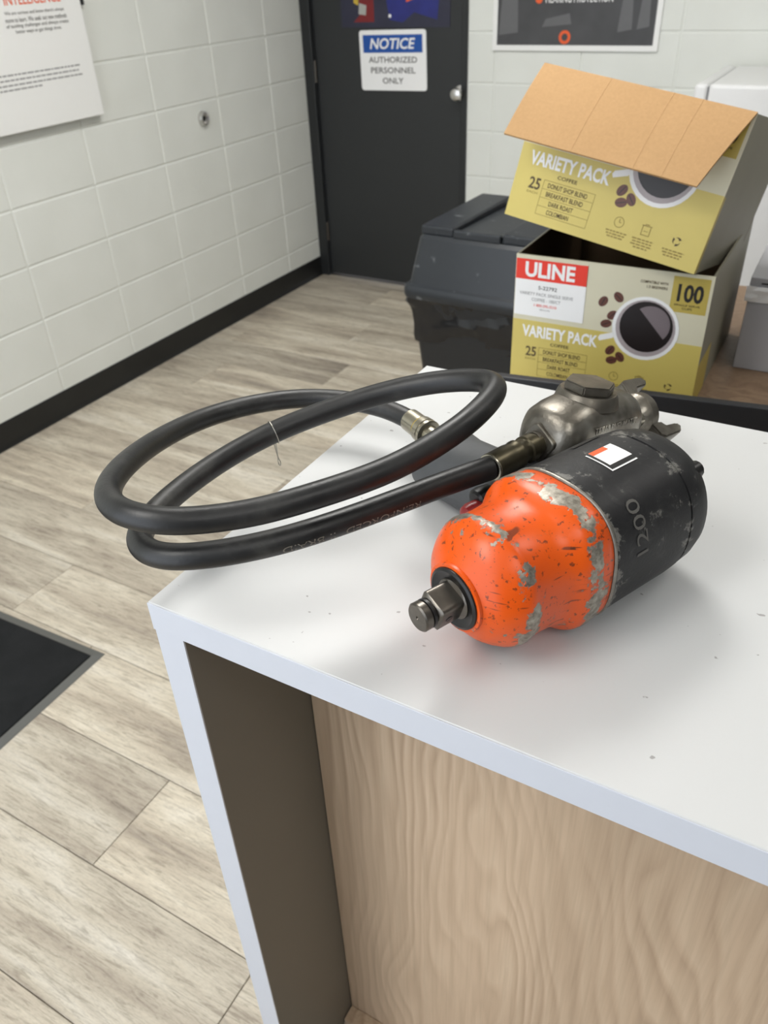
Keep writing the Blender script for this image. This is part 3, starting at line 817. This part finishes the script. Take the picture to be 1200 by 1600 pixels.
def resample(P, n):
    L = [0]
    for i in range(len(P)): L.append(L[-1] + (Vector(P[(i + 1) % len(P)]) - Vector(P[i])).length)
    out = []
    for k_ in range(n):
        d = L[-1] * k_ / n; i = max(j for j in range(len(P)) if L[j] <= d)
        a, b = Vector(P[i]), Vector(P[(i + 1) % len(P)]); out.append(a + (b - a) * ((d - L[i]) / max(1e-6, L[i + 1] - L[i])))
    return out
base = resample(per, 120); rings = []
cen = Vector((WW / 2, WD / 2, 0))
for j in range(9):
    z = 0.578 - j * 0.0195; ring = []
    for i, p in enumerate(base):
        d = (cen - p); inn = 0.014 + 0.022 * j / 8
        wv = 0.011 * math.sin(i * 0.16 + j * 0.9 + 1.3 * math.sin(i * 0.11)) + 0.006 * math.sin(i * 0.41 + j * 1.6 + 2 * math.sin(i * 0.07)) + random.uniform(-0.0035, 0.0035)
        q = p + d.normalized() * (inn + wv * (0.35 if j == 0 else 1.0 - 0.105 * j) - 0.002); zz = z + 0.006 * math.sin(i * 0.37) * (j / 8)
        ring.append((q.x, q.y, zz))
    rings.append(ring)
smooth(obj('bag', loft(rings, False, False, bgm), M_BAG, wbn), 24)

# ------------------------------------------------------------------ impact wrench
TIP = Vector((-0.20442, 0.37996, H)); ANG = math.radians(65.9)
wr = thing('impact_wrench', 'orange and black pneumatic impact wrench with chipped paint lying on the counter', 'impact wrench', tuple(TIP), (0, 0, ANG))
AX = 0.0612
def lobes(x, r, p, roll=0.0, ry=None, cz=AX, cy=0.0): return sring(x, r, p, 64, cy, cz, ry, roll)
# hammer case: dome, waist and lobed flange
prof = [(0.0350, 0.0255, 2), (0.0352, 0.0282, 2), (0.0368, 0.0286, 2), (0.0380, 0.0284, 2), (0.0400, 0.0310, 2), (0.0430, 0.0370, 2), (0.0480, 0.0432, 2), (0.0540, 0.0482, 2), (0.0600, 0.0518, 2.05), (0.0640, 0.0534, 2.08), (0.0670, 0.0538, 2.1),
        (0.0700, 0.0534, 2.1), (0.0730, 0.0526, 2.1), (0.0850, 0.0522, 2.12), (0.0960, 0.0522, 2.2), (0.1040, 0.0532, 2.35), (0.1090, 0.0552, 2.55), (0.1140, 0.0580, 2.75), (0.1190, 0.0594, 2.85), (0.1240, 0.0597, 2.9),
        (0.1340, 0.0597, 2.8), (0.1405, 0.0595, 2.7), (0.1420, 0.0585, 2.7)]
smooth(obj('hammer_case', loft([lobes(x, r_, p) for x, r_, p in prof]), M_ORANGE, wr), 50)
# worn joint ring
obj('joint_ring', loft([lobes(0.1416, 0.0596, 2.65), lobes(0.1422, 0.0607, 2.6), lobes(0.1436, 0.0609, 2.6), lobes(0.1442, 0.0600, 2.6)]), M_WORNRIM, wr)
mp = [(0.1440, 0.0592, 2.5), (0.1450, 0.0608, 2.45), (0.1700, 0.0610, 2.4), (0.2000, 0.0610, 2.4), (0.2200, 0.0610, 2.4), (0.2318, 0.0607, 2.35), (0.2322, 0.0594, 2.35), (0.2340, 0.0594, 2.35), (0.2344, 0.0606, 2.3), (0.2480, 0.0598, 2.25), (0.2590, 0.0570, 2.2), (0.2660, 0.0520, 2.15), (0.2705, 0.0440, 2.1), (0.2715, 0.0340, 2.05)]
smooth(obj('motor_cover', loft([lobes(x, r_, p) for x, r_, p in mp]), M_COVER, wr), 40)
# screw bosses on the rear cap
for a in (35, 125, 215, 305):
    sc_ = lathe([(0.252, 0.0075), (0.2645, 0.0075), (0.2665, 0.006), (0.2665, 0.003), (0.2645, 0.003)], 14)
    for v in sc_.verts: v.co += Vector((0, 0.0525 * math.cos(math.radians(a + 8)), AX + 0.0525 * math.sin(math.radians(a + 8))))
    smooth(obj('cap_screw', sc_, M_BLACKOX, wr))
# slot on the cover top
def on_cover(x, ang, lift, r0=0.0610):
    p = 2.4; a = ang
    c, s = math.cos(a), math.sin(a)
    # polar radius of the rolled super-ellipse
    rr = r0 / ((abs(c) ** p + abs(s) ** p) ** (1 / p)) + lift
    return Vector((x, rr * math.cos(ang), AX + rr * math.sin(ang)))
def surf_patch(name, quad, mat, lift, nx=10, ny=10, par=wr, thick=0.0006):
    """quad: four (x, angle) corners, bilinear, draped on the cover"""
    bm = bmesh.new(); G = []
    for j in range(ny + 1):
        row = []
        for i in range(nx + 1):
            s, t = i / nx, j / ny
            x = (1 - s) * (1 - t) * quad[0][0] + s * (1 - t) * quad[1][0] + s * t * quad[2][0] + (1 - s) * t * quad[3][0]
            a = (1 - s) * (1 - t) * quad[0][1] + s * (1 - t) * quad[1][1] + s * t * quad[2][1] + (1 - s) * t * quad[3][1]
            row.append(bm.verts.new(on_cover(x, a, lift)))
        G.append(row)
    for j in range(ny):
        for i in range(nx): bm.faces.new((G[j][i], G[j][i + 1], G[j + 1][i + 1], G[j + 1][i]))
    return obj(name, bm, mat, par)
D = math.radians
surf_patch('vent_slot', [(0.190, D(56)), (0.222, D(56)), (0.222, D(61)), (0.190, D(61))], M_ORINGM, 0.0006)
# identification sticker: white outline, black field, white label with orange strip
surf_patch('sticker_border', [(0.1810, D(105)), (0.2106, D(105)), (0.2106, D(79)), (0.1810, D(79))], M_WHITEINK, 0.0005)
surf_patch('sticker_field', [(0.1822, D(103.6)), (0.2104, D(103.6)), (0.2104, D(79.2)), (0.1822, D(79.2))], M_ORINGM, 0.0008)
surf_patch('sticker_label', [(0.1845, D(99.5)), (0.2106, D(99.5)), (0.2106, D(79)), (0.1845, D(79))], M_PAPER, 0.0011)
surf_patch('sticker_strip', [(0.1845, D(84)), (0.2020, D(84)), (0.2020, D(79)), (0.1845, D(79))], M_ORANGEINK, 0.0013)
# model number on the side of the cover
def cover_text(x0, x1, a0, a1):
    return lambda u, v, z: on_cover(x0 + v * (x1 - x0), a0 + u * (a1 - a0), 0.0005 + z)
lettering('1200', plain('faded_number', srgb(92, 90, 86), 0.7), wr, cover_text(0.1785, 0.1655, D(170), D(129)), 0.0)
# anvil bushing and square drive
smooth(obj('nose_bushing', loft([lobes(0.0365, 0.0258, 2), lobes(0.0335, 0.0254, 2), lobes(0.0325, 0.0232, 2), lobes(0.0345, 0.0190, 2)]), M_BLACKOX, wr), 30)
RL = D(20)
an = bmesh.new()
def sq(x, h_, p): return sring(x, h_, p, 40, 0, AX, None, RL)
loft([sring(0.037, 0.0165, 2, 40, 0, AX), sring(0.0335, 0.0165, 2, 40, 0, AX), sq(0.0325, 0.0122, 6), sq(0.0130, 0.0122, 7), sq(0.0118, 0.0114, 4), sring(0.0110, 0.0104, 2, 40, 0, AX), sring(0.0066, 0.0104, 2, 40, 0, AX),
      sring(0.0062, 0.0116, 2, 40, 0, AX), sring(0.0012, 0.0116, 2, 40, 0, AX), sring(0.0, 0.0104, 2, 40, 0, AX), sring(0.0, 0.0016, 2, 40, 0, AX), sring(0.0010, 0.0010, 2, 40, 0, AX)], True, False, an)
av = smooth(obj('anvil', an, M_DARKMETAL, wr), 30)
ogr = lathe([(0.0072, 0.0102), (0.0078, 0.0116), (0.0100, 0.0116), (0.0106, 0.0102)], 32)
for v in ogr.verts: v.co += Vector((0, 0, AX))
smooth(obj('retaining_ring', ogr, M_ORINGM, av))
hl = lathe([(-0.0126, 0.0030), (-0.0118, 0.0030)], 16, True, 'Y')
obj('pin_hole', hl, M_ORINGM, av, (0.0205, 0, AX), (RL, 0, 0))
# pistol grip pointing to the back left, with trigger
HX, HZ = 0.186, 0.040
gr = bmesh.new(); rings = []
for (y, hw, ht, cx, cz) in ((0.040, 0.030, 0.034, 0.186, 0.052), (0.062, 0.034, 0.034, 0.186, 0.048), (0.085, 0.035, 0.032, 0.185, 0.044), (0.120, 0.034, 0.031, 0.184, 0.040), (0.165, 0.034, 0.030, 0.184, 0.036), (0.190, 0.036, 0.031, 0.186, 0.035), (0.202, 0.035, 0.030, 0.187, 0.035), (0.206, 0.028, 0.024, 0.187, 0.035)):
    ring = []
    for j in range(40):
        a = 2 * PI * j / 40; c, s = math.cos(a), math.sin(a); p = 2.8
        ring.append((cx + math.copysign(abs(c) ** (2 / p), c) * hw, y, cz + math.copysign(abs(s) ** (2 / p), s) * ht))
    rings.append(ring)
smooth(obj('handle', loft(rings, True, False, gr), M_HANDLE, wr), 40)
tg = bmesh.new(); rings = []
for (x, a, b) in ((0.152, 0.009, 0.009), (0.142, 0.010, 0.010), (0.136, 0.0095, 0.009), (0.134, 0.007, 0.007)):
    rings.append(sring(x, b, 2.4, 24, 0.088, 0.060, a))
smooth(obj('reverse_lever', loft(rings, True, False, tg), M_ORINGM, wr))
tg = bmesh.new(); rings = []
for (x, a, b) in ((0.140, 0.0085, 0.0085), (0.124, 0.0090, 0.0090), (0.119, 0.0075, 0.0075), (0.117, 0.0045, 0.0045)):
    rings.append(sring(x, b, 2.2, 24, 0.083, 0.054, a))
smooth(obj('trigger', loft(rings, True, False, tg), M_REDBTN, wr))
# frayed decal shred under the nose
sh = bmesh.new()
for k_ in range(4):
    a = D(-62 + 6 * k_); p0 = Vector((0.098 + 0.004 * k_, 0.052 * math.cos(a), AX + 0.052 * math.sin(a)))
    pts = [p0, p0 + Vector((0.001, 0.004, -0.002)), p0 + Vector((0.0005 - 0.002 * k_, -0.007, -0.003))]
    tube(pts, [0.0010, 0.0008, 0.0003], 6, True, sh)
obj('decal_shred', sh, M_ORANGE, wr)

# ------------------------------------------------------------------ air hose
HOSE = [(-0.3648,0.6728,1.1080),(-0.4038,0.6830,1.1100),(-0.4660,0.6754,1.1120),(-0.5232,0.6435,1.1120),(-0.5545,0.5709,1.1210),(-0.5422,0.4826,1.1400),(-0.5052,0.4016,1.1630),(-0.4687,0.3504,1.1770),(-0.4340,0.3288,1.1830),(-0.4002,0.3298,1.1840),(-0.3743,0.3455,1.1810),(-0.3386,0.3768,1.1800),(-0.3062,0.4157,1.1830),(-0.2740,0.4592,1.1870),(-0.2508,0.5027,1.1950),(-0.2369,0.5465,1.2020),(-0.2368,0.5978,1.2050),(-0.2605,0.6206,1.1990),(-0.2971,0.6229,1.1900),(-0.3340,0.6150,1.1800),(-0.3782,0.5915,1.1670),(-0.4217,0.5536,1.1530),(-0.4498,0.5166,1.1430),(-0.4663,0.4679,1.1360),(-0.4693,0.4175,1.1330),(-0.4613,0.3782,1.1340),(-0.4448,0.3499,1.1380),(-0.4200,0.3365,1.1420),(-0.3926,0.3386,1.1450),(-0.3606,0.3580,1.1470),(-0.3243,0.3909,1.1500),(-0.2917,0.4356,1.1520),(-0.2614,0.4869,1.1530),(-0.2390,0.5264,1.1530),(-0.2226,0.5527,1.1530)]
HB = Vector((-0.36, 0.52, H))
hs = thing('air_hose', 'black rubber air hose looped twice over the counter corner', 'hose', tuple(HB))
PTS = [p - HB for p in catmull(HOSE, 10)]
# light smoothing keeps the bends round
for _ in range(30):
    PTS = [PTS[0]] + [(PTS[i - 1] + PTS[i] * 2 + PTS[i + 1]) / 4 for i in range(1, len(PTS) - 1)] + [PTS[-1]]
HR = 0.01075
smooth(obj('hose_tube', tube(PTS, HR, 28), M_RUBBER, hs), 60)
def fitting(name, p0, p1, prof_, mat, par, n=28, hexes=()):
    """prof: (t metres along p0->p1, radius)"""
    d = (p1 - p0).normalized(); s = d.cross(Vector((0, 0, 1))).normalized(); u = s.cross(d)
    rings = [[p0 + d * t + s * (r_ * math.cos(2 * PI * j / n)) + u * (r_ * math.sin(2 * PI * j / n)) for j in range(n)] for t, r_ in prof_]
    return smooth(obj(name, loft(rings), mat, par), 30)
# end at the wrench handle
a0 = PTS[0]; a1 = Vector((-0.3120, 0.6445, 1.106)) - HB
fitting('ferrule', a0 - (a1 - a0).normalized() * 0.002, a1, [(0, 0.0110), (0.001, 0.0126), (0.020, 0.0128), (0.021, 0.0114)], M_PLATED, hs)
fitting('swivel_nut', a0, a1, [(0.0195, 0.0120), (0.0205, 0.0142), (0.028, 0.0146), (0.029, 0.0130), (0.030, 0.0146), (0.0335, 0.0146), (0.0345, 0.0125)], M_PLATED, hs, 28)
fitting('nipple', a0, a1, [(0.033, 0.0098), (0.062, 0.0098)], M_PLATED, hs)
fitting('yellow_mark', a0, a1, [(0.0186, 0.0129), (0.0190, 0.01305), (0.0205, 0.01305), (0.0206, 0.0128)], M_YELLOW, hs)
# end at the in-line oiler
b0 = PTS[-1]; b1 = Vector((-0.2040, 0.6114, 1.1500)) - HB
fitting('ferrule_collar', b0, b1, [(-0.001, 0.0108), (-0.0008, 0.0124), (0.0008, 0.0124), (0.001, 0.0108)], M_PLATED, hs)
fitting('ferrule', b0, b1, [(0.0, 0.0110), (0.001, 0.0128), (0.012, 0.0131), (0.024, 0.0130), (0.030, 0.0122), (0.033, 0.0132), (0.036, 0.0132), (0.040, 0.0112), (0.046, 0.0112)], M_BRASSY, hs)
fitting('swivel_nut', b0, b1, [(0.0455, 0.0110), (0.047, 0.0128), (0.056, 0.0130), (0.0575, 0.0112), (0.064, 0.0110)], M_BRASSY, hs, 28)
# printing along the hose
FR = frames(PTS)
cum = [0]
for a, b in zip(PTS, PTS[1:]): cum.append(cum[-1] + (b - a).length)
def hose_pt(s, ang, lift):
    i = max(0, min(len(PTS) - 2, next((k_ for k_ in range(len(cum) - 1) if cum[k_ + 1] >= s), len(PTS) - 2)))
    f = (s - cum[i]) / (cum[i + 1] - cum[i])
    p = PTS[i].lerp(PTS[i + 1], f); t, sd, u = FR[i]
    t2, sd2, u2 = FR[i + 1]; sd = sd.lerp(sd2, f).normalized(); u = u.lerp(u2, f).normalized()
    return p + (sd * math.cos(ang) + u * math.sin(ang)) * (HR + lift)
def near_s(x, y, z, lo=0, hi=None):
    q = Vector((x, y, z)) - HB
    return cum[min(range(lo, hi or len(PTS)), key=lambda i: (PTS[i] - q).length)]
sA = near_s(-0.3243, 0.3909, 1.150, 270); sB = near_s(-0.2614, 0.4869, 1.153, 270)
def hose_text(s0, s1, c, hgt): return lambda u, v, z: hose_pt(s0 + u * (s1 - s0), c - (v - 0.5) * hgt / HR, 0.00025)
lettering('REINFORCED', M_HOSEINK, hs, hose_text(sB, sA + 0.045, D(-14), 0.0065), 0.0)
lettering('II BRAID', M_HOSEINK, hs, hose_text(sA + 0.036, sA - 0.006, D(-14), 0.0062), 0.0)

# thin wire loop hanging on the hose
si = min(range(180, 260), key=lambda i: (PTS[i] - (Vector((-0.440, 0.530, 1.147)) - HB)).length)
wc, (wt_, wsd, wu) = PTS[si] + HB, FR[si]
wbm = bmesh.new()
cir = [wc + (wsd * math.cos(a) + wu * math.sin(a)) * (HR + 0.0008) for a in [2 * PI * k_ / 28 for k_ in range(29)]]
tube(cir, 0.0005, 6, True, wbm)
low = wc - Vector((0, 0, HR)) + Vector((0.004, -0.004, 0))
tube(catmull([low + Vector((-0.003, 0, 0.006)), low + Vector((-0.001, 0, -0.006)), low + Vector((0.001, 0, -0.015)), low + Vector((0.003, 0, -0.019)), low + Vector((0.002, 0, -0.023)), low + Vector((0, 0, -0.020)), low + Vector((0.0005, 0, -0.012)), low + Vector((0.0002, 0, 0.004))], 5), 0.0005, 6, True, wbm)
tag(obj('wire_tie', wbm, M_WIRE), 'thin silver wire loop twisted around the hose and hanging down', 'wire')

# ------------------------------------------------------------------ in-line oiler with claw coupling
O0 = Vector((-0.2055, 0.6114, H + 0.085)); O1 = Vector((-0.1455, 0.7814, H + 0.050))
ol = thing('inline_oiler', 'grey cast metal air line oiler with filler cap between hose and wrench', 'oiler', tuple(O0))
dX = (O1 - O0).normalized(); dY = Vector((0, 0, 1)).cross(dX).normalized(); dZ = dX.cross(dY)
ol.rotation_euler = Matrix((dX, dY, dZ)).transposed().to_euler()
neck = [sring(x, r_, 6, 36, 0, 0, None, D(30)) for x, r_ in ((0.004, 0.0140), (0.005, 0.0150), (0.020, 0.0155), (0.021, 0.0150))]
smooth(obj('inlet_neck', loft([sring(-0.002, 0.0118, 2, 36), sring(0.004, 0.0118, 2, 36)] + neck), M_CAST, ol), 30)
body = [(0.008, 0.0150, 0.0150, 2.2, 0), (0.0105, 0.0215, 0.0220, 2.3, 0.001), (0.0140, 0.0270, 0.0275, 2.5, 0.002), (0.020, 0.0305, 0.0310, 2.6, 0.002), (0.034, 0.0335, 0.0330, 2.6, 0.003), (0.050, 0.0350, 0.0338, 2.6, 0.004), (0.070, 0.0355, 0.0340, 2.6, 0.004), (0.100, 0.0352, 0.0340, 2.6, 0.004), (0.118, 0.0345, 0.0335, 2.6, 0.003), (0.126, 0.0325, 0.0320, 2.5, 0.002), (0.1305, 0.0275, 0.0275, 2.4, 0), (0.1325, 0.0180, 0.0180, 2.2, 0)]
bo = smooth(obj('body', loft([sring(x, rz2, p, 48, 0, cz, ry2) for x, rz2, ry2, p, cz in body]), M_CAST, ol), 60)
cp = lathe([(0.030, 0.031), (0.0395, 0.0285), (0.0420, 0.0265)], 36, True, 'Z')
smooth(obj('cap_boss', cp, M_CAST, ol, (0.070, 0, 0)), 30)
cp = loft([[(0.0245 * math.cos(2 * PI * j / 6 + 0.4), 0.0245 * math.sin(2 * PI * j / 6 + 0.4), z) for j in range(6)] for z in (0.0417, 0.0505)])
bmesh.ops.bevel(cp, geom=cp.edges[:], offset=0.0012, segments=2, affect='EDGES')
obj('filler_cap', cp, M_CAST, ol, (0.070, 0, 0))
def side_text(x0, x1, z0, z1): return lambda u, v, z: (x0 + u * (x1 - x0), -0.0326 - z * 0.03, z0 + v * (z1 - z0))
lettering('TEXAS PNEUMATIC', M_CAST, ol, side_text(0.044, 0.112, 0.0125, 0.0195), 0.01, 0.03)
lettering('TOOLS', M_CAST, ol, side_text(0.066, 0.090, 0.0025, 0.0095), 0.01, 0.03)
smooth(obj('outlet_collar', loft([sring(0.129, 0.0160, 2, 36), sring(0.130, 0.0185, 2, 36), sring(0.135, 0.0190, 2, 36), sring(0.136, 0.0165, 2, 36), sring(0.138, 0.0165, 2, 36)] ), M_PLATED, ol), 30)
smooth(obj('outlet_nut', loft([sring(0.137, 0.0175, 6, 36, 0, 0, None, D(30)), sring(0.138, 0.0185, 6, 36, 0, 0, None, D(30)), sring(0.149, 0.0185, 6, 36, 0, 0, None, D(30)), sring(0.150, 0.0170, 6, 36, 0, 0, None, D(30))]), M_PLATED, ol), 30)
# claw coupling: shank, head, two lugs
cw = thing('claw_coupling', 'grey metal claw hose coupling at the far end of the oiler', 'coupling', tuple(O0))
cw.rotation_euler = ol.rotation_euler
smooth(obj('shank', loft([sring(0.1495, 0.0125, 2, 36), sring(0.156, 0.0135, 2, 36), sring(0.160, 0.0190, 2, 36), sring(0.166, 0.0225, 2, 36), sring(0.177, 0.0225, 2, 36), sring(0.1785, 0.0205, 2, 36), sring(0.1785, 0.0130, 2, 36), sring(0.170, 0.0125, 2, 36)], True), M_CAST, cw), 30)
for sgn in (1, -1):
    lg = bmesh.new()
    prof_ = [(0.160, 0.018), (0.163, 0.034), (0.170, 0.038), (0.200, 0.037), (0.206, 0.031), (0.202, 0.026), (0.183, 0.025), (0.178, 0.019)]
    ringA, ringB = [], []
    for (x, z) in prof_:
        ringA.append((x, -0.010, z * sgn)); ringB.append((x, 0.010, z * sgn))
    loft([ringA, ringB], True, False, lg)
    bmesh.ops.recalc_face_normals(lg, faces=lg.faces[:])
    bmesh.ops.bevel(lg, geom=lg.edges[:], offset=0.0015, segments=2, affect='EDGES')
    lo_ = obj('claw_lug', lg, M_CAST, cw); lo_.rotation_euler = (D(-58), 0, 0); lo_.location = (0.006, 0, 0)
gk = lathe([(0.174, 0.0150), (0.1795, 0.0150), (0.1795, 0.0095), (0.174, 0.0095)], 28, False)
obj('gasket', gk, M_ORINGM, cw)
